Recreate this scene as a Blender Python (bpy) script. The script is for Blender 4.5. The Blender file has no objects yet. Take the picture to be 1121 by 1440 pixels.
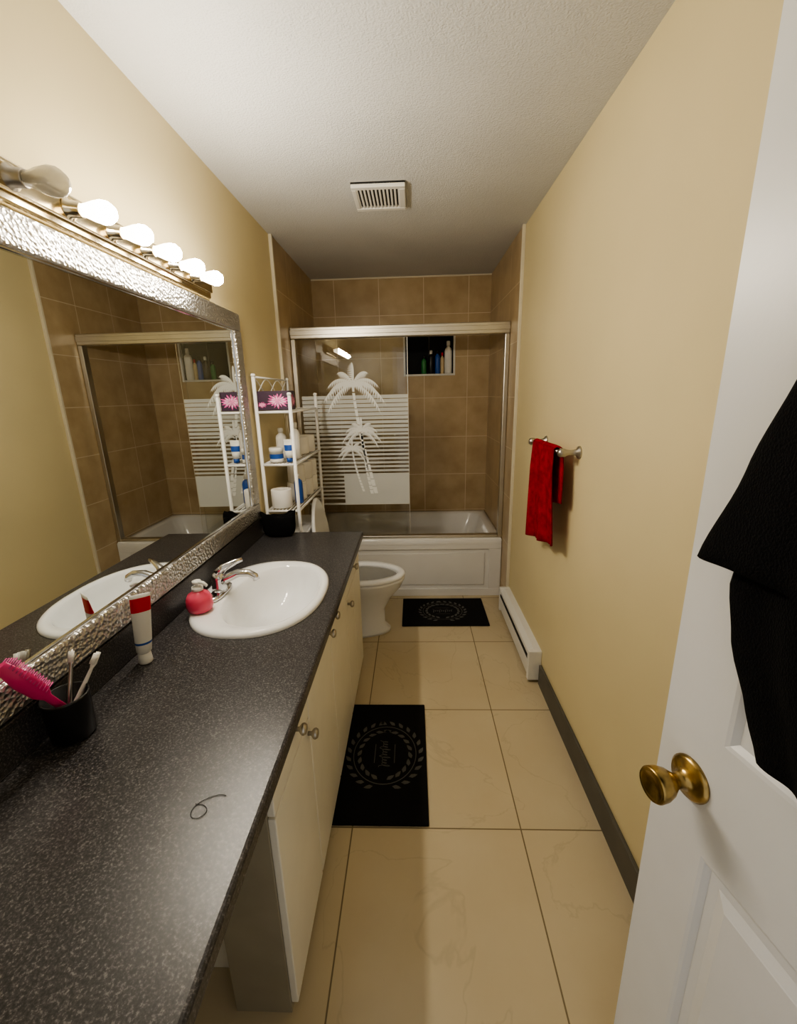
import bpy, bmesh, math, random
from mathutils import Vector, Matrix
random.seed(7)
XL,XR,C,D=-.82,.654,2.403,3.809
TRIM=2.79; TY=3.009; TH=.461; YN=-.13
CT=.79; XC=-.276
# ------------------------------------------------------------ materials
def base_mat(name,col,rough=.5,metal=0,**kw):
    m=bpy.data.materials.new(name); m.use_nodes=True
    b=m.node_tree.nodes['Principled BSDF']
    b.inputs['Base Color'].default_value=col if len(col)==4 else tuple(col)+(1,)
    b.inputs['Roughness'].default_value=rough; b.inputs['Metallic'].default_value=metal
    for k,v in kw.items(): b.inputs[k.replace('_',' ')].default_value=v
    return m
def nd(m,t,**kw):
    n=m.node_tree.nodes.new(t)
    for k,v in kw.items(): setattr(n,k,v)
    return n
def lk(m,a,b): m.node_tree.links.new(a,b)
def bsdf(m): return m.node_tree.nodes['Principled BSDF']
def coords(m): 
    return nd(m,'ShaderNodeTexCoord').outputs['Object']
def noise_col(m,c1,c2,scale=5,detail=2,lo=.35,hi=.65,vec=None):
    n=nd(m,'ShaderNodeTexNoise'); n.inputs['Scale'].default_value=scale; n.inputs['Detail'].default_value=detail
    lk(m,vec or coords(m),n.inputs['Vector'])
    r=nd(m,'ShaderNodeValToRGB'); r.color_ramp.elements[0].position=lo; r.color_ramp.elements[1].position=hi
    r.color_ramp.elements[0].color=c1; r.color_ramp.elements[1].color=c2
    lk(m,n.outputs['Fac'],r.inputs['Fac']); return r.outputs['Color']
def bump(m,scale,strength,dist=.002,kind='noise'):
    if kind=='noise':
        n=nd(m,'ShaderNodeTexNoise'); n.inputs['Detail'].default_value=1; out=n.outputs['Fac']
    else:
        n=nd(m,'ShaderNodeTexVoronoi'); n.feature='F1'; out=n.outputs['Distance']
    n.inputs['Scale'].default_value=scale; lk(m,coords(m),n.inputs['Vector'])
    b=nd(m,'ShaderNodeBump'); b.inputs['Strength'].default_value=strength; b.inputs['Distance'].default_value=dist
    lk(m,out,b.inputs['Height']); lk(m,b.outputs['Normal'],bsdf(m).inputs['Normal']); return b
def c4(r,g,b): return (r,g,b,1)
def simple(name,c,rough=.5,metal=0,var=.06,scale=8,bmp=None,**kw):
    m=base_mat(name,c4(*c),rough,metal,**kw)
    a=c4(*[v*(1-var) for v in c]); b=c4(*[min(1,v*(1+var)) for v in c])
    lk(m,noise_col(m,a,b,scale),bsdf(m).inputs['Base Color'])
    if bmp: bump(m,*bmp)
    return m
M_wall=simple('wall_paint_yellow',(.70,.60,.36),.5,var=.03,scale=2,bmp=(140,.18,.001))
M_ceil=simple('ceiling_paint',(.61,.61,.60),.7,var=.03,scale=3,bmp=(170,.65,.004))
M_door=simple('door_paint_white',(.79,.80,.82),.35,var=.015,bmp=(120,.12,.001))
M_cab=simple('cabinet_cream',(.82,.79,.69),.4,var=.02)
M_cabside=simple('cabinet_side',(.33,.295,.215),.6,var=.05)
M_trim=simple('trim_cream',(.70,.64,.50),.4,var=.03)
M_white=simple('white_plastic',(.78,.77,.73),.35,var=.01)
M_porc=simple('porcelain',(.84,.85,.86),.08,var=.01)
M_bowlshade=simple('porcelain_bowl_shaded',(.38,.37,.34),.15,var=.03)  # bowl interior's shade put into a greyer porcelain colour
M_tub=simple('tub_acrylic',(.76,.75,.73),.15,var=.01)
M_wire=simple('white_wire',(.90,.90,.89),.35,var=.01)
M_basebd=simple('baseboard_dark',(.10,.094,.078),.5,var=.1)
M_dark=simple('dark_gap',(.01,.01,.01),.7)
M_black=simple('black_plastic',(.009,.009,.010),.3)
M_cloth=simple('black_terry',(.005,.005,.0055),.95,bmp=(350,.8,.004),Specular_IOR_Level=.15)
M_red=simple('red_terry',(.31,.009,.022),.9,var=.25,scale=30,bmp=(300,.8,.004),Specular_IOR_Level=.15)
M_mat=simple('mat_black',(.009,.0085,.0085),.95,bmp=(400,.8,.003),Specular_IOR_Level=.2)
M_matg=simple('mat_grey',(.10,.10,.093),.95)
M_nick=simple('nickel',(.50,.47,.42),.3,1)
M_chrome=simple('chrome',(.70,.70,.71),.1,1,var=.01)
M_brass=simple('antique_brass',(.42,.30,.12),.27,1,var=.35,scale=45)
M_bar=simple('bar_brass',(.78,.68,.48),.15,1,var=.03)
M_alu=simple('brushed_aluminium',(.68,.65,.58),.35,1,var=.03)
M_frost=base_mat('frosted_etch',c4(.80,.83,.82),.8)
M_pink=simple('pink_soap',(.80,.10,.18),.25,Subsurface_Weight=.2)
M_hot=simple('hot_pink',(.75,.05,.22),.4)
M_blue=simple('label_blue',(.02,.09,.38),.4)
M_redp=simple('label_red',(.6,.01,.02),.35)
M_pap=simple('toilet_paper',(.88,.86,.82),.95,bmp=(60,.3,.003))
M_petal=simple('petal_pink',(.70,.10,.34),.6,var=.3,scale=60)
M_petal2=simple('petal_light',(.9,.5,.65),.6,var=.2,scale=60)
M_purple=simple('box_dark',(.05,.025,.05),.5)
M_glassdk=simple('window_night',(.004,.005,.006),.5,Specular_IOR_Level=.15)
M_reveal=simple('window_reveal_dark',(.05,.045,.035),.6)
M_sand=simple('bottle_sand',(.65,.5,.3),.4); M_green=simple('bottle_green',(.03,.2,.06),.4)
M_water=simple('toilet_water',(.16,.15,.13),.05)
M_mirror=base_mat('mirror_glass',c4(.80,.82,.80),0.0,1)
M_hammer=base_mat('hammered_silver',c4(.60,.59,.57),.36,1); bump(M_hammer,100,.8,.006,'v')
def glassy(name,tint=(.93,.96,.94),gl=.10,rough=0.0):
    m=bpy.data.materials.new(name); m.use_nodes=True; nt=m.node_tree; nt.nodes.clear()
    o=nt.nodes.new('ShaderNodeOutputMaterial'); mx=nt.nodes.new('ShaderNodeMixShader')
    t=nt.nodes.new('ShaderNodeBsdfTransparent'); t.inputs[0].default_value=c4(*tint)
    g=nt.nodes.new('ShaderNodeBsdfGlossy'); g.inputs['Roughness'].default_value=rough
    lw=nt.nodes.new('ShaderNodeLayerWeight'); lw.inputs[0].default_value=gl
    nt.links.new(lw.outputs['Fresnel'],mx.inputs[0]); nt.links.new(t.outputs[0],mx.inputs[1]); nt.links.new(g.outputs[0],mx.inputs[2]); nt.links.new(mx.outputs[0],o.inputs[0]); return m
M_glass=glassy('shower_glass',(.985,.99,.985),gl=.3)
M_bulbclear=base_mat('bulb_unlit_glass',c4(.55,.53,.48),.12,0,Alpha=.6)
def emis(name,col,s):
    m=bpy.data.materials.new(name); m.use_nodes=True; nt=m.node_tree; nt.nodes.clear()
    o=nt.nodes.new('ShaderNodeOutputMaterial'); e=nt.nodes.new('ShaderNodeEmission'); e.inputs[0].default_value=col; e.inputs[1].default_value=s
    nt.links.new(e.outputs[0],o.inputs[0]); return m
M_lit=emis('bulb_lit',c4(1,.91,.77),370); M_lit2=emis('bulb_lit_side',c4(1,.84,.60),12)
def frost():
    m=M_frost; nt=m.node_tree; b=bsdf(m); o=[n for n in nt.nodes if n.type=='OUTPUT_MATERIAL'][0]
    t=nt.nodes.new('ShaderNodeBsdfTransparent'); mx=nt.nodes.new('ShaderNodeMixShader'); mx.inputs[0].default_value=.75
    nt.links.new(t.outputs[0],mx.inputs[1]); nt.links.new(b.outputs[0],mx.inputs[2]); nt.links.new(mx.outputs[0],o.inputs[0])
frost()
def tile(name,ax,bx,by,ox,oy,c1,c2,grout,mort=.0025,rough=.3,veins=False):
    m=base_mat(name,c1,rough); co=coords(m)
    s=nd(m,'ShaderNodeSeparateXYZ'); lk(m,co,s.inputs[0]); cb=nd(m,'ShaderNodeCombineXYZ')
    for k,(a,o) in enumerate(((ax[0],ox),(ax[1],oy))):
        ad=nd(m,'ShaderNodeMath',operation='SUBTRACT'); ad.inputs[1].default_value=o-20*(bx if k==0 else by)
        lk(m,s.outputs[a],ad.inputs[0]); lk(m,ad.outputs[0],cb.inputs[k])
    br=nd(m,'ShaderNodeTexBrick'); br.offset=0; br.squash=1
    for k,v in (('Scale',1),('Mortar Size',mort),('Mortar Smooth',.1),('Bias',0),('Brick Width',bx),('Row Height',by)): br.inputs[k].default_value=v
    br.inputs['Color1'].default_value=c4(.93,.93,.93); br.inputs['Color2'].default_value=c4(1,1,1)
    lk(m,cb.outputs[0],br.inputs['Vector'])
    col=noise_col(m,c1,c2,7 if not veins else 2.5,6,.3,.7,co)
    if veins:
        n=nd(m,'ShaderNodeTexNoise'); n.inputs['Scale'].default_value=2.1; n.inputs['Detail'].default_value=6; n.inputs['Roughness'].default_value=.5; n.inputs['Distortion'].default_value=.6
        lk(m,co,n.inputs['Vector'])
        a=nd(m,'ShaderNodeMath',operation='SUBTRACT'); a.inputs[1].default_value=.5; lk(m,n.outputs['Fac'],a.inputs[0])
        b=nd(m,'ShaderNodeMath',operation='ABSOLUTE'); lk(m,a.outputs[0],b.inputs[0])
        r=nd(m,'ShaderNodeMapRange'); r.inputs[1].default_value=0; r.inputs[2].default_value=.007; r.inputs[3].default_value=.90; r.inputs[4].default_value=1; lk(m,b.outputs[0],r.inputs[0])
        vm=nd(m,'ShaderNodeVectorMath',operation='SCALE'); lk(m,col,vm.inputs[0]); lk(m,r.outputs[0],vm.inputs['Scale']); col=vm.outputs[0]
    mu=nd(m,'ShaderNodeMix',data_type='RGBA',blend_type='MULTIPLY'); mu.inputs[0].default_value=1
    lk(m,col,mu.inputs[6]); lk(m,br.outputs['Color'],mu.inputs[7])
    mx=nd(m,'ShaderNodeMix',data_type='RGBA'); lk(m,br.outputs['Fac'],mx.inputs[0]); lk(m,mu.outputs[2],mx.inputs[6]); mx.inputs[7].default_value=grout
    lk(m,mx.outputs[2],bsdf(m).inputs['Base Color'])
    bp=nd(m,'ShaderNodeBump'); bp.invert=True; bp.inputs['Strength'].default_value=.5; bp.inputs['Distance'].default_value=.002
    lk(m,br.outputs['Fac'],bp.inputs['Height']); lk(m,bp.outputs['Normal'],bsdf(m).inputs['Normal'])
    return m
tc1,tc2,tg=c4(.43,.315,.175),c4(.56,.43,.26),c4(.68,.57,.41)
M_tb=tile('shower_tile_back',(0,2),.363,.33,.10,1.46,tc1,tc2,tg,.003)
M_ts=tile('shower_tile_side',(1,2),.363,.33,D,1.46,tc1,tc2,tg,.003)
M_floor=tile('floor_tile',(0,1),.5976,.5976,-.237,1.181,c4(.57,.475,.315),c4(.63,.54,.375),c4(.22,.175,.11),.0024,.24,True)
M_ctr=base_mat('laminate_counter',c4(.03,.03,.03),.32)
def ctr():
    m=M_ctr; co=coords(m)
    v=nd(m,'ShaderNodeTexNoise'); v.inputs['Scale'].default_value=230; v.inputs['Detail'].default_value=2; v.inputs['Roughness'].default_value=.75; lk(m,co,v.inputs['Vector'])
    r=nd(m,'ShaderNodeValToRGB'); e=r.color_ramp.elements
    e[0].position=.38; e[0].color=c4(.020,.019,.020); e[1].position=.73; e[1].color=c4(.21,.20,.20)
    k=e.new(.55); k.color=c4(.052,.049,.050)
    lk(m,v.outputs['Fac'],r.inputs['Fac']); lk(m,r.outputs['Color'],bsdf(m).inputs['Base Color'])
ctr()
# ------------------------------------------------------------ mesh builder
class B:
    def __init__(s,name): s.name=name; s.bm=bmesh.new(); s.mats=[]
    def mi(s,m):
        if m not in s.mats: s.mats.append(m)
        return s.mats.index(m)
    def _merge(s,tmp,m,smooth,M=None):
        if M is not None: bmesh.ops.transform(tmp,matrix=M,verts=tmp.verts)
        i=s.mi(m); mp={}
        for v in tmp.verts: mp[v]=s.bm.verts.new(v.co)
        for f in tmp.faces:
            try:
                nf=s.bm.faces.new([mp[v] for v in f.verts]); nf.material_index=i; nf.smooth=smooth
            except ValueError: pass
        tmp.free()
    def box(s,a,b,m,bev=0,seg=2,M=None):
        t=bmesh.new(); bmesh.ops.create_cube(t,size=1)
        a=Vector(a); b=Vector(b); c=(a+b)/2; d=b-a
        for v in t.verts: v.co=Vector((v.co.x*abs(d.x),v.co.y*abs(d.y),v.co.z*abs(d.z)))+c
        if bev>0: bmesh.ops.bevel(t,geom=list(t.edges),offset=bev,segments=seg,profile=.5,affect='EDGES')
        s._merge(t,m,False,M); return s
    def rings(s,rs,m,cap0=True,cap1=True,smooth=True,closed=True):
        i=s.mi(m); R=[[s.bm.verts.new(p) for p in r] for r in rs]; n=len(R[0])
        for a,b in zip(R,R[1:]):
            for k in range(n if closed else n-1):
                j=(k+1)%n
                try: f=s.bm.faces.new((a[k],a[j],b[j],b[k])); f.material_index=i; f.smooth=smooth
                except ValueError: pass
        for c,r in ((cap0,R[0][::-1]),(cap1,R[-1])):
            if c and closed:
                f=s.bm.faces.new(r); f.material_index=i; f.smooth=False
        return s
    def lathe(s,prof,o,ax,m,seg=24,cap0=True,cap1=True,sc=(1,1)):
        ax=Vector(ax).normalized(); u=ax.orthogonal().normalized()
        if abs(ax.z)>.99: u=Vector((1,0,0))
        w=ax.cross(u); o=Vector(o)
        rs=[[o+ax*h+(u*math.cos(2*math.pi*k/seg)*sc[0]+w*math.sin(2*math.pi*k/seg)*sc[1])*max(r,1e-4) for k in range(seg)] for r,h in prof]
        return s.rings(rs,m,cap0,cap1)
    def cyl(s,p0,p1,r,m,seg=16,r1=None):
        p0=Vector(p0); p1=Vector(p1); d=p1-p0
        return s.lathe([(r,0),(r if r1 is None else r1,d.length)],p0,d,m,seg)
    def tube(s,pts,r,m,seg=10,closed=False,flat=1):
        pts=[Vector(p) for p in pts]; n=len(pts); rr=r if isinstance(r,(list,tuple)) else [r]*n
        rs=[]; up=None
        for k,p in enumerate(pts):
            d=(pts[min(k+1,n-1)]-pts[max(k-1,0)]).normalized()
            if up is None: up=d.orthogonal().normalized()
            up=(up-d*up.dot(d)).normalized(); w=d.cross(up)
            rs.append([p+(up*math.cos(2*math.pi*j/seg)+w*math.sin(2*math.pi*j/seg)*flat)*rr[k] for j in range(seg)])
        return s.rings(rs,m)
    def surf(s,fn,nu,nv,m,smooth=True):
        return s.rings([[fn(a/(nu-1),b/(nv-1)) for b in range(nv)] for a in range(nu)],m,False,False,smooth,False)
    def poly(s,pts,m):
        f=s.bm.faces.new([s.bm.verts.new(p) for p in pts]); f.material_index=s.mi(m); return s
    def prism(s,pts,d,m,smooth=False):
        d=Vector(d); return s.rings([[Vector(p) for p in pts],[Vector(p)+d for p in pts]],m,True,True,smooth)
    def done(s,solid=0,sub=0,nofix=False):
        if not nofix: bmesh.ops.recalc_face_normals(s.bm,faces=s.bm.faces)
        me=bpy.data.meshes.new(s.name); s.bm.to_mesh(me); s.bm.free()
        for m in s.mats: me.materials.append(m)
        o=bpy.data.objects.new(s.name,me); bpy.context.collection.objects.link(o)
        if solid:
            k=o.modifiers.new('sol','SOLIDIFY'); k.thickness=solid; k.offset=0
        if sub:
            k=o.modifiers.new('sub','SUBSURF'); k.levels=sub; k.render_levels=sub
        return o
def selr(cx,cy,ax,ay,z,n=40,e=2.0):
    o=[]
    for k in range(n):
        t=2*math.pi*k/n; c=math.cos(t); s_=math.sin(t)
        o.append(Vector((cx+ax*math.copysign(abs(c)**(2/e),c),cy+ay*math.copysign(abs(s_)**(2/e),s_),z)))
    return o
# ------------------------------------------------------------ room shell
T=.1
B('floor').box((XL-T,YN-T,-.1),(XR+T,D+.3,0),M_floor).done()
B('ceiling').box((XL-T,YN-T,C),(XR+T,D+.3,C+.1),M_ceil).done()
B('wall_left').box((XL-T,YN-T,0),(XL,D+.1,C),M_wall).done()
B('wall_right').box((XR,YN-T,0),(XR+T,D+.1,C),M_wall).done()
B('wall_shower_left').box((XL,TRIM,0),(XL+.012,D,C),M_ts).done()
B('wall_shower_right').box((XR-.012,TRIM,0),(XR,D,C),M_ts).done()
wx0,wx1,wz0,wz1=-.072,.36,1.64,1.98
w=B('wall_back')
w.box((XL,D,0),(wx0,D+.12,C),M_tb).box((wx1,D,0),(XR,D+.12,C),M_tb).box((wx0,D,0),(wx1,D+.12,wz0),M_tb).box((wx0,D,wz1),(wx1,D+.12,C),M_tb); w.done()
dx0,dx1,dz=-.21,.575,2.06
B('wall_front').box((XL,YN-T,0),(dx0,YN,C),M_wall).box((dx1+.01,YN-T,0),(XR,YN,C),M_wall).box((dx0,YN-T,dz),(dx1+.01,YN,C),M_wall).done()
B('trim_door_casing').box((dx0-.06,YN,0),(dx0,YN+.012,dz+.06),M_door,.003).box((dx0,YN,dz),(dx1+.01,YN+.012,dz+.06),M_door,.003).done()
w=B('window_1'); e=.016
w.box((wx0,D-.004,wz0),(wx0+e,D+.02,wz1),M_white,.003).box((wx1-e,D-.004,wz0),(wx1,D+.02,wz1),M_white,.003)
w.box((wx0,D+.02,wz0+e),(wx0+.006,D+.1,wz1),M_reveal).box((wx1-.006,D+.02,wz0+e),(wx1,D+.1,wz1),M_reveal)
w.box((wx0+e,D-.008,wz0),(wx1-e,D+.1,wz0+e),M_white,.003).box((wx0+e,D-.004,wz1-e),(wx1-e,D+.1,wz1),M_reveal,.003)
w.box((wx0+.006,D+.09,wz0+e),(wx1-.006,D+.1,wz1-e),M_glassdk).box((.14,D+.08,wz0+e),(.15,D+.09,wz1-e),M_reveal); w.done()
def bottle(name,x,y,z,r,h,m,mc,sc=(1,1),neck=.4):
    b=B(name); b.lathe([(r*.9,0),(r,.006),(r,h*.68),(r*.85,h*.76),(r*neck,h*.82),(r*neck,h*.84)],(x,y,z),(0,0,1),m,20,sc=sc)
    b.lathe([(r*neck*1.25,h*.84),(r*neck*1.25,h*.98),(r*neck*.9,h)],(x,y,z),(0,0,1),mc,20); return b.done()
zs=wz0+e+.001
bottle('shampoo_bottle',.10,D+.045,zs,.022,.15,M_green,M_black); bottle('shampoo_bottle',.16,D+.045,zs,.024,.19,M_black,M_white)
bottle('shampoo_bottle',.215,D+.045,zs,.022,.19,M_blue,M_black); bottle('conditioner_bottle',.255,D+.045,zs,.016,.17,M_sand,M_redp)
bottle('shampoo_bottle',.305,D+.04,zs,.032,.26,M_pap,M_white)
B('trim_1').box((XR-.02,TRIM-.012,0),(XR,TRIM+.006,C),M_trim,.003).done()
B('trim_2').box((XL,TRIM-.012,0),(XL+.02,TRIM+.006,C),M_trim,.003).done()
B('trim_3').box((XL+.012,D-.006,C-.010),(XR-.012,D,C),M_trim).done()
B('baseboard_right').box((XR-.014,YN,0),(XR,1.975,.115),M_basebd,.003).done()
# ------------------------------------------------------------ vent
v=B('ceiling_vent'); vx0,vx1,vy0,vy1=-.263,-.02,2.21,2.47
v.box((vx0,vy0,C-.008),(vx1,vy1,C),M_dark)
v.box((vx0,vy0,C-.022),(vx1,vy0+.03,C-.002),M_white,.004).box((vx0,vy1-.03,C-.022),(vx1,vy1,C-.002),M_white,.004)
v.box((vx0,vy0+.03,C-.022),(vx0+.022,vy1-.03,C-.002),M_white,.004).box((vx1-.03,vy0+.03,C-.022),(vx1,vy1-.03,C-.002),M_white,.004)
n=11
for k in range(n+1):
    x=vx0+.022+(vx1-vx0-.052)*k/n; v.box((x-.0045,vy0+.028,C-.019),(x+.0045,vy1-.028,C-.006),M_white,.001,1)
v.done()
# ------------------------------------------------------------ vanity
vb=B('bathroom_vanity'); xf=-.323; y0,y1=.70,2.175; XV=XL+.003
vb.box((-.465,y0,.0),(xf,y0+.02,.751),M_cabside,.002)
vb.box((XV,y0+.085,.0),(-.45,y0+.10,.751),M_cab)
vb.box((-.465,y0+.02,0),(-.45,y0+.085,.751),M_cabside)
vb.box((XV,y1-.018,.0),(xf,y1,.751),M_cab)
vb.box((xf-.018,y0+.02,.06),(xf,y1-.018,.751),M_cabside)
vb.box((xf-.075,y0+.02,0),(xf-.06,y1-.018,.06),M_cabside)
def front(a,b,z0,z1): vb.box((xf,a,z0),(xf+.018,b,z1),M_cab,.003)
def knob(y,z): vb.lathe([(.006,0),(.006,.010),(.014,.016),(.0155,.022),(.012,.028),(.004,.030)],(xf+.018,y,z),(1,0,0),M_nick,20)
g=.006
front(y0+.002,1.01-g,.628,.742); front(y0+.002,1.01-g,.035,.621)
knob(.885,.69); knob(.985,.585)
front(1.01,1.36-g,.035,.742); front(1.36,1.71-g,.035,.742); knob(1.315,.70); knob(1.405,.72)
front(1.71,y1-.002,.628,.742); front(1.71,1.94-g,.035,.621); front(1.94,y1-.002,.035,.621)
knob(1.94,.69); knob(1.745,.59)
vb.done()
ct=B('vanity_countertop')
ct.box((XV,YN+.013,CT-.038),(XC,2.19,CT),M_ctr,.008,3); co=ct.done()
cut=B('cut'); cut.rings([selr(-.55,1.435,.195,.275,.6,48,2.2),selr(-.55,1.435,.195,.275,.9,48,2.2)],M_ctr); cu=cut.done()
bo=co.modifiers.new('b','BOOLEAN'); bo.object=cu; bo.operation='DIFFERENCE'; bo.solver='EXACT'
bpy.context.view_layer.update(); dg=bpy.context.evaluated_depsgraph_get(); me=bpy.data.meshes.new_from_object(co.evaluated_get(dg)); co.modifiers.clear(); co.data=me; bpy.data.objects.remove(cu)
B('backsplash').box((XV,YN+.013,CT),(XL+.02,2.19,CT+.098),M_ctr,.004).done()
# loose hair on the counter
hs=B('hair_strand'); hs.tube([(-.40+.02*math.sin(t*.35)+.0015*t,.575+.018*math.cos(t*.33)+.001*t,CT+.0015) for t in range(22)],.0006,M_black,5); hs.done()
# sink
sx,sy=-.556,1.435
s=B('bathroom_sink')
R=[selr(sx,sy,.227,.302,CT+.0005,56,2.3),selr(sx,sy,.227,.302,CT+.008,56,2.3),selr(sx,sy,.219,.294,CT+.016,56,2.3),selr(sx+.003,sy,.205,.280,CT+.017,56,2.3),
 selr(sx+.034,sy,.165,.255,CT+.014,56,2.2),selr(sx+.036,sy,.158,.247,CT+.006,56,2.2),selr(sx+.036,sy,.150,.238,CT-.02,56,2.15),selr(sx+.034,sy,.135,.215,CT-.07,56,2.1),
 selr(sx+.025,sy,.105,.165,CT-.115,56,2),selr(sx+.01,sy,.06,.09,CT-.138,56,2),selr(sx,sy,.022,.022,CT-.143,56,2)]
s.rings(R,M_porc,False,False)
s.lathe([(.023,-.142),(.023,-.139),(.015,-.137),(.014,-.143)],(sx,sy,CT),(0,0,1),M_chrome)
s.lathe([(.009,0),(.009,.003)],(sx-.116,sy+.0,CT-.03),(1,0,.25),M_black,16)
s.done()
# faucet
fx,fy=-.712,1.415; fz=CT+.0175
f=B('sink_faucet')
f.rings([selr(fx,fy,.026,.078,fz,32,2.6),selr(fx,fy,.026,.078,fz+.008,32,2.6),selr(fx,fy,.020,.068,fz+.014,32,2.6)],M_chrome)
f.lathe([(.028,.012),(.025,.03),(.023,.055),(.024,.065),(.018,.078),(.006,.084)],(fx,fy,fz),(0,0,1),M_chrome)
f.tube([(fx,fy,fz+.035),(fx+.03,fy,fz+.058),(fx+.075,fy,fz+.078),(fx+.115,fy,fz+.078),(fx+.135,fy,fz+.066),(fx+.14,fy,fz+.052)],[.018,.017,.0145,.013,.0125,.012],M_chrome,14)
f.tube([(fx,fy,fz+.075),(fx+.02,fy+.012,fz+.095),(fx+.055,fy+.035,fz+.108),(fx+.075,fy+.048,fz+.112)],[.016,.013,.009,.007],M_chrome,12,flat=1.4)
f.done()
# soap dispenser
px,py,pz=-.722,1.285,CT+.0178
p=B('soap_dispenser')
p.lathe([(.031,0),(.038,.005),(.0425,.02),(.041,.045),(.034,.060),(.018,.070),(.014,.075)],(px,py,pz),(0,0,1),M_pink,28)
p.lathe([(.018,.074),(.018,.086),(.007,.088),(.007,.097),(.014,.098),(.014,.107),(.004,.109)],(px,py,pz),(0,0,1),M_white,20)
p.tube([(px,py,pz+.103),(px+.025,py-.008,pz+.103),(px+.040,py-.013,pz+.095)],[.007,.006,.005],M_white,8); p.done()
# toothpaste tube
tx,ty=-.752,1.022
t=B('toothpaste_tube')
t.lathe([(.017,0),(.018,.002),(.016,.03),(.009,.032)],(tx,ty,CT+.001),(0,0,1),M_white,24)
def sec(z,a,b): 
    ang=math.radians(35); o=[]
    for k in range(24):
        q=2*math.pi*k/24; u=a*math.cos(q); w_=b*math.sin(q)
        o.append(Vector((tx+u*math.cos(ang)+w_*math.sin(ang)+.016*(z-.03)/.15, ty+u*math.sin(ang)-w_*math.cos(ang),CT+z)))
    return o
t.rings([sec(.03,.014,.014),sec(.036,.019,.018),sec(.06,.0205,.017)],M_white,True,False)
t.rings([sec(.06,.0206,.0171),sec(.066,.021,.0165)],M_blue,False,False)
t.rings([sec(.066,.021,.0165),sec(.105,.022,.0135),sec(.155,.0235,.008)],M_white,False,False)
t.rings([sec(.155,.0236,.008),sec(.195,.0245,.003)],M_redp,False,False); t.rings([sec(.195,.0245,.003),sec(.205,.025,.0012)],M_white,False,True); t.done()
# cup with brushes
cx,cy=-.750,.757
c=B('toothbrush_cup'); z0=CT+.001
c.lathe([(.037,0),(.041,.004),(.044,.095),(.0445,.1),(.041,.1),(.038,.01),(.001,.009)],(cx,cy,z0),(0,0,1),M_black,28,cap1=False); c.done()
def tbrush(p0,p1,m):
    b=B('toothbrush'); p0=Vector(p0); p1=Vector(p1); d=(p1-p0).normalized(); q=p0+(p1-p0)*.8
    b.tube([p0,p0.lerp(p1,.4),q,q+d*.01,p1],[.005,.006,.0035,.0065,.005],m,10)
    n=Vector((.3,-.2,.9)); n=(n-d*n.dot(d)).normalized(); b.tube([p1-d*.026+n*.007,p1-d*.003+n*.007],[.006,.006],M_white,8); return b.done()
tbrush((cx-.005,cy-.01,z0+.015),(-.760,.812,.965),M_nick); tbrush((cx-.01,cy-.02,z0+.015),(-.718,.832,.945),M_white)
h=B('hair_brush'); p0=Vector((cx+.015,cy+.015,z0+.02)); p1=Vector((-.768,.665,1.025)); d=(p1-p0).normalized()
h.tube([p0,p0.lerp(p1,.48),p0.lerp(p1,.56),p0.lerp(p1,.75),p1],[.007,.008,.016,.019,.011],M_hot,14,flat=.5)
nn=Vector((0,.75,.6)); nn=(nn-d*nn.dot(d)).normalized(); sd=d.cross(nn)
for a in range(12):
    for b_ in range(-2,3):
        q=p0.lerp(p1,.56+.4*a/11)+sd*b_*.006; h.cyl(q,q+nn*.022,.0012,M_petal,5)
h.done()
# toiletry bag
bcx,bcy=-.708,2.135
jit=[random.uniform(-.09,.09) for _ in range(36)]
def bagr(z,a,b,e=2.6,off=0,j=1):
    o=[]
    for k,v in enumerate(selr(bcx,bcy,a,b,z,36,e)):
        f_=1+j*(jit[k]*.5+.04*math.sin(k*1.05+z*40)); o.append(Vector((bcx+(v.x-bcx)*f_,min(bcy+(v.y-bcy)*f_,2.19),v.z+off*math.sin(k*.35+.6)+.4*off*math.sin(k*1.3))))
    return o
b=B('toiletry_bag'); b.rings([selr(bcx,bcy,.066,.040,CT+.001,36,2.8),bagr(CT+.012,.076,.044,3),bagr(CT+.05,.088,.047,3.2,off=.003),bagr(CT+.09,.084,.045,3.2,off=.010),bagr(CT+.128,.094,.034,3,off=.016),bagr(CT+.11,.075,.024,3,off=.012),bagr(CT+.10,.03,.010,2,off=0)],M_cloth); b.done(sub=1)
# ------------------------------------------------------------ mirror
mz0,mz1,my0,my1=.893,1.868,.52,2.135; fw=.075
m=B('framed_mirror'); 
m.box((XL,my0+.02,mz0+.02),(XL+.010,my1-.02,mz1-.02),M_mirror)
def fr(a,b): m.box(a,b,M_hammer,.008,3)
x0,x1=XL,XL+.024
fr((x0,my0,mz0),(x1,my1,mz0+fw)); fr((x0,my0,mz1-fw),(x1,my1,mz1)); fr((x0,my0,mz0+fw),(x1,my0+fw,mz1-fw)); fr((x0,my1-fw,mz0+fw),(x1,my1,mz1-fw))
for a,b in (((my0+fw,mz0+fw-.004),(my1-fw,mz0+fw+.006)),((my0+fw,mz1-fw-.006),(my1-fw,mz1-fw+.004)),((my0+fw-.004,mz0+fw),(my0+fw+.006,mz1-fw)),((my1-fw-.006,mz0+fw),(my1-fw+.004,mz1-fw))):
    m.box((x0+.008,a[0],a[1]),(x1-.008,b[0],b[1]),M_chrome,.002,1)
m.done()
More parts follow.
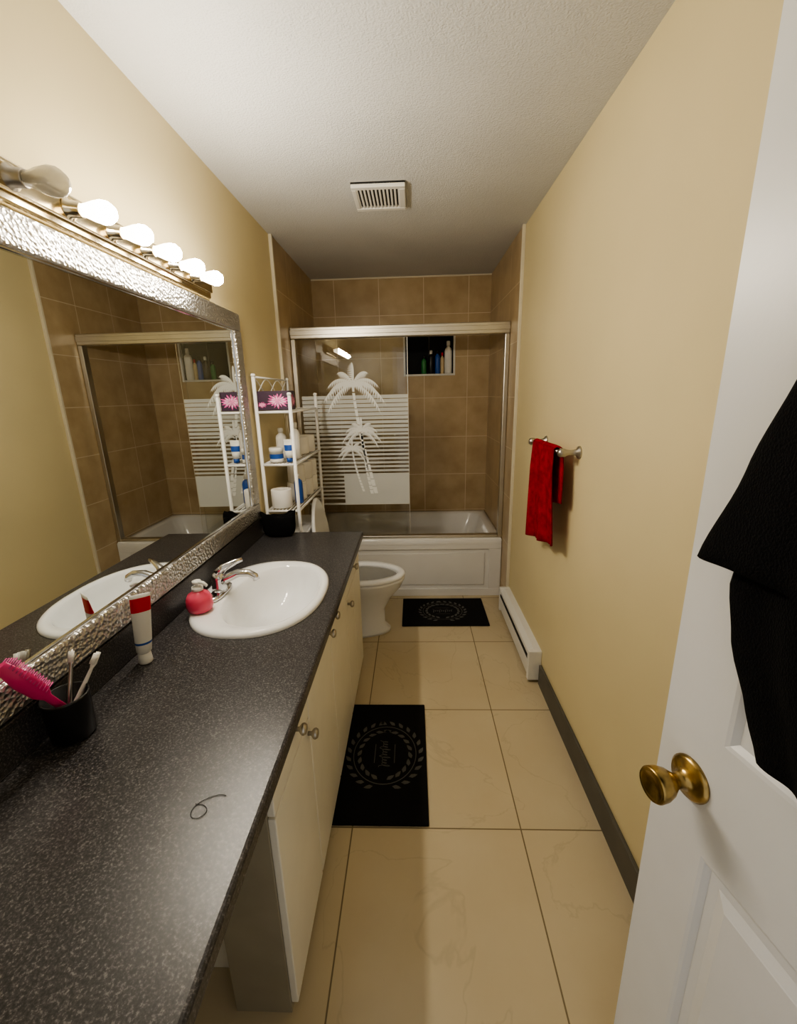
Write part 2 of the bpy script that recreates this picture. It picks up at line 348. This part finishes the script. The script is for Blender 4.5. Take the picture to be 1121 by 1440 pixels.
# ------------------------------------------------------------ light bar
L=B('vanity_light_bar'); bz=1.922
L.box((XL,.885,bz-.045),(XL+.022,1.86,bz+.042),M_bar,.006,2).box((XL+.022,.895,bz-.026),(XL+.034,1.85,bz+.026),M_bar,.004,2)
for k,y in enumerate((.965,1.115,1.26,1.405,1.553,1.695)):
    o=(XL+.034,y,bz); dd=(1,0,-.13)
    L.lathe([(.024,0),(.024,.003),(.018,.006),(.017,.030),(.015,.032)],o,dd,M_bar if k else M_nick,20)
    if k:
        L.lathe([(.012,.028),(.015,.042),(.0215,.062),(.0245,.078)],o,dd,M_lit2,16,cap0=False,cap1=False)
        L.lathe([(.0245,.078),(.023,.092),(.015,.104),(.001,.108)],o,dd,M_lit,16,cap0=False)
    else:
        L.lathe([(.012,.028),(.015,.042),(.0225,.062),(.027,.080),(.0255,.097),(.016,.110),(.001,.114)],o,dd,M_bulbclear,12,cap0=False)
        L.lathe([(.008,.03),(.006,.07),(.001,.075)],o,dd,M_nick,12)
L.done()
# ------------------------------------------------------------ towel bar & towel
tb=B('towel_bar'); bx=.584; bzz=1.255
tb.cyl((bx,1.70,bzz),(bx,2.165,bzz),.008,M_nick,16)
for y in (1.715,2.15):
    tb.lathe([(.026,0),(.025,.006),(.013,.014),(.010,.035),(.012,.050),(.017,.060),(.018,.075),(.012,.084),(.003,.086)],(XR,y,bzz),(-1,0,0),M_nick,24)
tb.done()
tw=B('hand_towel')
def tf(side,L_):
    def fn(u,v):
        y=1.765+.30*u; wv=math.sin(u*13+side)*.008*(0.4+v)+math.sin(u*27+2*side+v*2)*.004*(.2+v)
        sp=.013+.006*min(1,v*4)
        x=bx+side*sp+wv*(1 if side<0 else .4)+((-.004+.024*(1-u))*v if side<0 else -.006*v)
        yy=y-.03*(1-u)*v+(.0 if side<0 else -.012*(1-u))
        return Vector((min(x,XR-.008),yy,bzz+.010-(L_+.05*u)*v))
    return fn
tw.surf(tf(-1,.408),40,30,M_red); tw.surf(tf(1,.22),40,30,M_red)
def top(u,v):
    a=tf(-1,.408)(u,0); b_=tf(1,.22)(u,0); p_=a.lerp(b_,v); p_.z+=.010*math.sin(math.pi*v); return p_
tw.surf(top,40,6,M_red); tw.done(solid=.007)
# ------------------------------------------------------------ heater
hh=B('baseboard_heater'); a0,a1=1.985,2.77
pr=[(XR,.02),(XR-.045,.02),(XR-.062,.03),(XR-.066,.05),(XR-.066,.115),(XR-.060,.128),(XR-.050,.128),(XR-.050,.138),(XR-.062,.140),(XR-.060,.160),(XR-.035,.182),(XR,.185)]
hh.prism([(x,a0,z) for x,z in pr],(0,a1-a0,0),M_white)
hh.box((XR-.0665,a0+.03,.1255),(XR-.049,a1-.03,.1425),M_dark)
hh.box((XR-.069,a0-.004,.016),(XR,a0+.025,.188),M_white,.004); hh.box((XR-.069,a1-.025,.016),(XR,a1,.188),M_white,.004)
hh.box((XR-.05,a0+.03,.0),(XR-.03,a1-.03,.02),M_dark); hh.done()
# ------------------------------------------------------------ mats
def matobj(x0,x1,y0,y1,cx,cy,rx,ry,rot):
    b=B('bath_mat'); b.box((x0,y0,.0005),(x1,y1,.010),M_mat,.003)
    z=.0108
    for ring,(k1,n,ph) in enumerate(((1.0,24,0),(.80,20,.12))):
        for k in range(n):
            a=2*math.pi*k/n+ph
            if abs(a-math.pi*1.5)<.12: continue
            p=Vector((cx+rx*k1*math.cos(a),cy+ry*k1*math.sin(a),z)); d=Vector((-rx*math.sin(a),ry*math.cos(a),0)).normalized()
            if math.cos(a)<0: d=-d
            nrm=Vector((math.cos(a),math.sin(a),0))*(1 if ring==0 else -1); d=(d+nrm*.55).normalized(); nr=Vector((d.y,-d.x,0)); l=.038; w_=.009
            b.poly([p,p+d*l*.35+nr*w_,p+d*l*.7+nr*w_*.7,p+d*l,p+d*l*.7-nr*w_*.7,p+d*l*.35-nr*w_],M_matg)
    n=48
    for k in range(n):
        a,a2=2*math.pi*k/n,2*math.pi*(k+1)/n; P=lambda a,s_:Vector((cx+rx*s_*math.cos(a),cy+ry*s_*math.sin(a),z))
        b.poly([P(a,.905),P(a,.93),P(a2,.93),P(a2,.905)],M_matg)
    R_=Matrix.Rotation(rot,3,'Z')
    def st(pts,wd=.003):
        for (xa_,ya_),(xb_,yb_) in zip(pts,pts[1:]):
            d=Vector((xb_-xa_,yb_-ya_,0)); nr=Vector((-d.y,d.x,0)).normalized()*wd/2; A=Vector((xa_,ya_,0)); B_=Vector((xb_,yb_,0))
            b.poly([Vector((cx,cy,z))+R_@v_ for v_ in (A-nr,B_-nr,B_+nr,A+nr)],M_matg)
    st([(-.07+.14*t/70+.006*math.sin(t*.9), .013*math.sin(t*.9+1.2)*(1.9 if t%23<6 else .8)) for t in range(71)])
    st([(-.05,.042),(.05,.042)]); st([(-.05,-.042),(.05,-.042)])
    return b.done(nofix=True)
matobj(-.36,.037,1.185,1.803,-.140,1.50,.145,.165,math.pi/2)
matobj(-.092,.49,2.56,2.95,.19,2.755,.15,.13,0)
# ------------------------------------------------------------ toilet
t=B('toilet'); yc=2.53
def egg(cx,ax,ay,z,n=44):
    return [Vector((cx+ax*math.cos(q),yc+ay*math.sin(q)*(1-.10*math.cos(q)),z)) for q in [2*math.pi*k/n for k in range(n)]]
t.rings([egg(-.40,.235,.115,0.0),egg(-.40,.235,.115,.02),egg(-.40,.20,.095,.06),egg(-.39,.19,.09,.16),egg(-.37,.215,.11,.24),egg(-.345,.25,.155,.31),egg(-.33,.262,.180,.365),egg(-.33,.265,.185,.385),egg(-.33,.25,.172,.39),
  egg(-.32,.205,.132,.388)],M_porc,cap1=False)
t.rings([egg(-.32,.205,.132,.388),egg(-.32,.20,.128,.36),egg(-.33,.17,.105,.28),egg(-.34,.10,.07,.22)],M_bowlshade,False,False)
t.rings([egg(-.34,.13,.085,.235),egg(-.34,.01,.01,.2351)],M_water,False,True)
t.rings([egg(-.325,.262,.188,.392),egg(-.325,.264,.190,.402),egg(-.325,.255,.182,.412),egg(-.32,.218,.143,.412),egg(-.32,.208,.134,.402),egg(-.32,.208,.134,.392)],M_porc,False,False)
t.box((-.66,yc-.12,.36),(-.54,yc+.12,.40),M_porc,.015)
def lid(x,sc):
    return [Vector((x+(.65+.245*sc*math.cos(q)-.42)*-.10, yc+.185*sc*math.sin(q)*(1-.1*math.cos(q)), .65+.245*sc*math.cos(q))) for q in [2*math.pi*k/40 for k in range(40)]]
t.rings([lid(-.545,.96),lid(-.550,1),lid(-.562,1),lid(-.567,.96)],M_porc)
t.box((-.805,yc-.21,.37),(-.625,yc+.21,.70),M_porc,.025,3); t.box((-.812,yc-.22,.70),(-.615,yc+.22,.735),M_porc,.012,3)
t.cyl((-.62,yc-.15,.64),(-.60,yc-.15,.64),.01,M_chrome); t.tube([(-.605,yc-.15,.64),(-.6,yc-.10,.635)],.006,M_chrome)
t.done()
# ------------------------------------------------------------ rack
rk=B('over_toilet_rack'); ya,yb=2.235,2.835; xa,xb=-.800,-.625; r=.0095
zt=1.505
for y in (ya,yb):
    rk.cyl((xb,y,0),(xb,y,zt),r,M_wire,12); rk.cyl((xa,y,0),(xa,y,1.60),r,M_wire,12)
    rk.lathe([(.012,0),(.012,.010),(.007,.014)],(xb,y,zt-.003),(0,0,1),M_wire,12); rk.lathe([(.012,0),(.012,.010),(.007,.014)],(xa,y,1.597),(0,0,1),M_wire,12)
    rk.cyl((xa,y,.15),(xb,y,.15),.006,M_wire,8)
for z in (.895,1.148,1.42):
    rk.cyl((xb,ya,z),(xb,yb,z),.007,M_wire,8); rk.cyl((xa,ya,z),(xa,yb,z),.006,M_wire,8); rk.cyl((xa,ya,z),(xb,ya,z),.007,M_wire,8); rk.cyl((xa,yb,z),(xb,yb,z),.006,M_wire,8)
    for k in range(1,9):
        x=xa+(xb-xa)*k/9; rk.cyl((x,ya,z+.002),(x,yb,z+.002),.0028,M_wire,6)
for z in (1.50,1.595): rk.cyl((xa,ya,z),(xa,yb,z),.005,M_wire,8)
for s_ in (1,-1):
    pts=[(xa,ya+(yb-ya)*k/24,1.548+s_*.04*math.cos(math.pi*2*k/24*1.5)) for k in range(25)]
    rk.tube(pts,.003,M_wire,6)
rk.done()
# tissue box
tbx=B('tissue_box'); q0=(-.795,2.25,1.4295); q1=(-.632,2.365,1.525)
tbx.box(q0,q1,M_purple,.002,1)
def flower(c,ux,uz,r1,nrm):
    c=Vector(c); ux=Vector(ux); uz=Vector(uz); nrm=Vector(nrm)
    for ring,(rr,n,m_) in enumerate(((1,16,M_petal),(.75,13,M_petal2),(.42,8,M_petal))):
        for k in range(n):
            a=2*math.pi*k/n+ring*.3; d=ux*math.cos(a)*1.3+uz*math.sin(a)*.85; s_=(-ux*math.sin(a)+uz*math.cos(a))
            o=c+nrm*(.0006*(ring+1)); l=r1*rr*(1+.12*math.sin(k*2.3))
            tbx.poly([o,o+d*l*.5+s_*l*.10,o+d*l*.8+s_*l*.08,o+d*l,o+d*l*.8-s_*l*.08,o+d*l*.5-s_*l*.10],m_)
flower((-.69,2.25,1.475),(1,0,0),(0,0,1),.044,(0,-1,0)); flower((-.632,2.308,1.475),(0,1,0),(0,0,1),.042,(1,0,0)); flower((-.772,2.25,1.457),(1,0,0),(0,0,1),.018,(0,-1,0))
tbx.poly([(-.76,2.29,1.5255),(-.67,2.29,1.5255),(-.67,2.335,1.5255),(-.76,2.335,1.5255)],M_white)
tbx.done(nofix=True)
jz=1.157
j=B('cream_jar'); j.lathe([(.033,0),(.036,.004),(.036,.02)],(-.735,2.285,jz),(0,0,1),M_white,24); j.lathe([(.0362,.02),(.0362,.045)],(-.735,2.285,jz),(0,0,1),M_blue,24,False,False); j.lathe([(.036,.045),(.036,.055),(.038,.056),(.038,.075),(.035,.078)],(-.735,2.285,jz),(0,0,1),M_white,24); j.done()
t2=B('lotion_tube')
def s2(z,a,b): return selr(-.665,2.285,a,b,jz+z,24,2)
t2.rings([s2(0,.016,.016),s2(.022,.016,.016)],M_blue); t2.rings([s2(.022,.019,.016),s2(.06,.023,.015)],M_white); t2.rings([s2(.06,.0232,.015),s2(.09,.025,.010)],M_blue,False,False); t2.rings([s2(.09,.025,.010),s2(.12,.026,.002)],M_white,False,True); t2.done()
bottle('lotion_bottle',-.665,2.42,jz,.028,.20,M_white,M_white,neck=.5); bottle('body_wash_bottle',-.75,2.44,jz,.03,.17,M_pap,M_white)
sz=.904
bottle('mouthwash_bottle',-.66,2.39,sz,.024,.17,M_blue,M_white)
def roll(x,y,z,r=.056,h=.1):
    b=B('toilet_paper_roll'); b.lathe([(.02,0),(r-.002,0),(r,.004),(r,h-.004),(r-.002,h),(.02,h),(.02,0)],(x,y,z),(0,0,1),M_pap,28,False,False); return b.done()
roll(-.735,2.305,sz); roll(-.70,2.50,sz); roll(-.69,2.635,sz); roll(-.69,2.76,sz); roll(-.69,2.635,sz+.101); roll(-.70,2.51,sz+.101,.05); roll(-.69,2.76,sz+.101)
roll(-.69,2.76,jz); roll(-.70,2.64,jz)
# ------------------------------------------------------------ tub
tu=B('bathtub'); tx0,tx1=XL+.014,XR-.014; ty1=D-.002; z=TH
def rr(x0,x1,y0,y1,z,rad,n=8):
    o=[]
    for (cx_,cy_,a0_) in ((x1-rad,y1-rad,0),(x0+rad,y1-rad,90),(x0+rad,y0+rad,180),(x1-rad,y0+rad,270)):
        for k in range(n+1):
            a=math.radians(a0_+90*k/n); o.append(Vector((cx_+rad*math.cos(a),cy_+rad*math.sin(a),z)))
    return o
tu.rings([rr(tx0,tx1,TY,ty1,z-.045,.006),rr(tx0,tx1,TY,ty1,z-.012,.006),rr(tx0+.006,tx1-.006,TY+.008,ty1-.004,z,.006),rr(tx0+.06,tx1-.06,TY+.075,ty1-.05,z,.09),rr(tx0+.07,tx1-.07,TY+.085,ty1-.06,z-.015,.10),
   rr(tx0+.09,tx1-.12,TY+.105,ty1-.08,z-.2,.12),rr(tx0+.13,tx1-.2,TY+.14,ty1-.11,z-.33,.12),rr(tx0+.2,tx1-.28,TY+.2,ty1-.17,z-.355,.1)],M_tub,False,True)
tu.box((tx0,TY+.012,0),(tx1,TY+.03,z-.045),M_tub)
ay0=TY+.012
tu.box((tx0,ay0-.010,z-.085),(tx1,ay0,z-.045),M_tub,.003); tu.box((tx0,ay0-.010,0),(tx1,ay0,.06),M_tub,.003)
tu.box((tx0,ay0-.010,.06),(tx0+.09,ay0,z-.085),M_tub,.003); tu.box((tx1-.09,ay0-.010,.06),(tx1,ay0,z-.085),M_tub,.003)
tu.box((tx0+.12,ay0-.006,.09),(tx1-.12,ay0,z-.115),M_tub,.005)
tu.done()
# ------------------------------------------------------------ shower doors
sd=B('sliding_shower_door'); gy0=TY+.035
sd.box((tx0,gy0-.025,1.862),(tx1,gy0+.035,1.935),M_alu,.006,2); sd.box((tx0,gy0-.028,1.885),(tx1,gy0-.022,1.915),M_alu,.002,1)
sd.box((tx0,gy0-.02,TH+.001),(tx0+.03,gy0+.03,1.862),M_alu,.004); sd.box((tx1-.03,gy0-.02,TH+.001),(tx1,gy0+.03,1.862),M_alu,.004)
sd.box((tx0+.03,gy0-.02,TH+.001),(tx1-.03,gy0+.03,TH+.022),M_alu,.004)
gl0,gl1=tx0+.035,-.03
sd.box((gl0,gy0-.012,TH+.03),(gl1,gy0-.007,1.86),M_glass); sd.box((gl0+.01,gy0+.016,TH+.03),(gl1-.02,gy0+.021,1.86),M_glass)
yg=gy0-.0135
def q(x0,x1,z0,z1,m=M_frost,dy=0): sd.poly([(x0,yg-dy,z0),(x1,yg-dy,z0),(x1,yg-dy,z1),(x0,yg-dy,z1)],m)
zt_=1.495; fx0=gl0+.01; zz=zt_
while zz>.755:
    fr_=.84 if zz>1.38 else (.70 if zz>1.25 else .5)
    xe=gl1-.004 if zz>.965 else -.50
    q(fx0,xe,zz-.0285*fr_,zz); zz-=.0285
q(-.50,gl1-.004,.725,.955)
q(fx0,-.50,.725,.74)
q(gl1-.004,gl1,TH+.03,1.86,M_alu,.001)
M_palm=base_mat('etched_palm',c4(.90,.92,.91),.8)
def frond(cx,cz,ang,l,yo):
    n=14; mid=[]
    for k in range(n+1):
        s_=k/n; mid.append((cx+l*s_*math.cos(ang)*(1-.1*s_), cz+l*(s_*math.sin(ang)*.90-.70*s_*s_*(.45+abs(math.cos(ang))*.6))))
    for k in range(n):
        (xa_,za_),(xb_,zb_)=mid[k],mid[k+1]; dx_,dz_=xb_-xa_,zb_-za_; ll=math.hypot(dx_,dz_); nx,nz=-dz_/ll,dx_/ll
        t0,t1=k/n,(k+1)/n; wd=lambda t_: l*.10*(math.sin(math.pi*min(1,t_*.92+.1))**.7)
        sg=1 if nz>0 else -1
        sd.poly([(xa_,yg-yo,za_),(xb_,yg-yo,zb_),(xb_+sg*nx*wd(t1)*.45,yg-yo,zb_+sg*nz*wd(t1)*.45),(xa_+sg*nx*wd(t0)*.45,yg-yo,za_+sg*nz*wd(t0)*.45)],M_palm)
        sd.poly([(xa_,yg-yo,za_),(xa_+dx_*1.0,yg-yo,za_+dz_*1.0),(xa_+dx_*1.5-sg*nx*wd(t1)*1.5,yg-yo,za_+dz_*1.5-sg*nz*wd(t1)*1.5-.004)],M_palm)
def palm(cx,cz,l,base,wd):
    for i,a in enumerate((12,38,62,90,118,142,168,-12,192,25,155)):
        frond(cx,cz,math.radians(a),l*(1 if i<7 else .85),.001+.0003*i)
    n=14
    for k in range(n):
        s0,s1=k/n,(k+.85)/n
        P=lambda s_:(cx+(base[0]-cx)*s_**1.5,cz+(base[1]-cz)*s_)
        (a0_,b0_),(a1_,b1_)=P(s0),P(s1); w0=wd*(.6+.5*s0)
        sd.poly([(a0_-w0,yg-.001,b0_),(a0_+w0,yg-.001,b0_),(a1_+w0*.8,yg-.001,b1_),(a1_-w0*.8,yg-.001,b1_)],M_palm)
palm(-.405,1.565,.25,(-.27,.80),.015); palm(-.36,1.255,.16,(-.30,.80),.012); palm(-.43,1.13,.12,(-.36,.82),.009)
sd.cyl((gl0+.06,gy0+.06,1.22),(gl1-.06,gy0+.06,1.22),.008,M_alu,12)
for x in (gl0+.1,gl1-.1): sd.cyl((x,gy0+.02,1.22),(x,gy0+.06,1.22),.007,M_alu,10)
sd.done(nofix=True)
# ------------------------------------------------------------ door
u=Vector((.2,-.98,0)).normalized(); nrm=Vector((u.y,-u.x,0)).normalized()
E=Vector((.425,.633,0)); W=.76
Md=Matrix(((u.x,nrm.x,0,E.x),(u.y,nrm.y,0,E.y),(0,0,1,0),(0,0,0,1)))
dr=B('door_1'); zt=2.03; th=.035
cols=((.107,.33),(.43,.653)); rows=((.22,.775),(.985,1.60),(1.71,1.92))
dr.box((0,-th,.012),(W,-.009,zt),M_door,0,M=Md)
def db(a,b,bev=.0,y0=-.009,y1=0): dr.box((a[0],y0,a[1]),(b[0],y1,b[1]),M_door,bev,2,M=Md)
db((0,.012),(.107,zt)); db((.33,.012),(.43,zt)); db((.653,.012),(W,zt))
zr=[.012]+[v_ for r_ in rows for v_ in r_]+[zt]
for a,b in cols:
    for k in range(0,len(zr),2): db((a,zr[k]),(b,zr[k+1]))
    for z0,z1 in rows:
        def rect(i,y): return [Md@Vector(p_) for p_ in ((a+i,y,z0+i),(b-i,y,z0+i),(b-i,y,z1-i),(a+i,y,z1-i))]
        dr.rings([rect(0,0),rect(.006,-.002),rect(.014,-.0088)],M_door,False,False,False)
        dr.rings([rect(.030,-.0088),rect(.048,-.002),rect(.05,-.001)],M_door,False,True,False)
k0=Md@Vector((.066,0,.885)); kd=nrm
dr.lathe([(.036,0),(.036,.003),(.031,.008),(.020,.011),(.013,.016),(.012,.030),(.016,.036),(.022,.044),(.0265,.056),(.0275,.068),(.025,.072),(.020,.070),(.010,.066),(.001,.065)],k0,kd,M_brass,32)
dr.box((-.001,-.028,.85),(.002,-.008,.92),M_brass,M=Md)
for z_ in (.25,1.0,1.78): dr.cyl(Md@Vector((W+.003,.004,z_-.045)),Md@Vector((W+.003,.004,z_+.045)),.006,M_brass)
dr.done()
# hanging black towel
bt=B('bath_towel')
def cloth(left,right,zlo,zhi,off,seed):
    def fn(a,v):
        wl,wr=left(v),right(v); w_=wl+(wr-wl)*a
        z_=zhi+(zlo(a)-zhi)*v
        edge=math.sin(math.pi*min(1,max(0,a)))**.5
        fold=.009*math.sin(a*15+seed)+.004*math.sin(a*27+seed*2)
        y_=off*(.35+.65*edge)+fold*(.3+.7*v)*edge
        return Md@Vector((w_,max(.008,y_),z_))
    return fn
def ip(v,pts):
    for (x0_,y0_),(x1_,y1_) in zip(pts,pts[1:]):
        if v<=x1_+1e-9: 
            t_=(v-x0_)/(x1_-x0_); t_=t_*t_*(3-2*t_)*.4+t_*.6; return y0_+(y1_-y0_)*t_
bt.surf(cloth(lambda v:ip(v,[(0,.27),(.15,.235),(.5,.14),(.75,.095),(1,.047)]),lambda v:ip(v,[(0,.31),(.3,.42),(1,.50)]),lambda a:1.262+.03*a+.006*math.sin(a*9),1.78,.075,1),50,30,M_cloth)
bt.surf(cloth(lambda v:ip(v,[(0,.26),(.5,.14),(.62,.098),(.72,.088),(.82,.105),(.92,.14),(1,.168)]),lambda v:ip(v,[(0,.31),(.3,.42),(1,.46)]),lambda a:1.025+.055*a,1.77,.045,3),50,40,M_cloth)
bt.lathe([(.02,0),(.02,.004),(.008,.006),(.007,.05),(.012,.056),(.002,.06)],Md@Vector((.29,0,1.78)),nrm,M_brass,16)
bt.done(solid=.010)
# ------------------------------------------------------------ world
w=bpy.data.worlds.new('World'); bpy.context.scene.world=w; w.use_nodes=True
w.node_tree.nodes['Background'].inputs[0].default_value=c4(1,.97,.93); w.node_tree.nodes['Background'].inputs[1].default_value=.65
vs=bpy.context.scene.view_settings
try: vs.look='AgX - Medium High Contrast'
except Exception: pass
# ------------------------------------------------------------ camera
p,ya_,ro=.2658,.038,-.0241
F=Vector((-math.sin(ya_)*math.cos(p),math.cos(ya_)*math.cos(p),-math.sin(p))); Rr=Vector((math.cos(ya_),math.sin(ya_),0)); U=Rr.cross(F)
R2=Rr*math.cos(ro)+U*math.sin(ro); U2=U*math.cos(ro)-Rr*math.sin(ro)
cam=bpy.data.cameras.new('camera'); co=bpy.data.objects.new('camera',cam); bpy.context.collection.objects.link(co)
Mx=Matrix((R2,U2,-F)).transposed().to_4x4(); Mx.translation=Vector((0,0,1.49)); co.matrix_world=Mx
cam.sensor_fit='HORIZONTAL'; cam.sensor_width=36; cam.lens=604.0/1121*36; cam.clip_start=.02
bpy.context.scene.camera=co
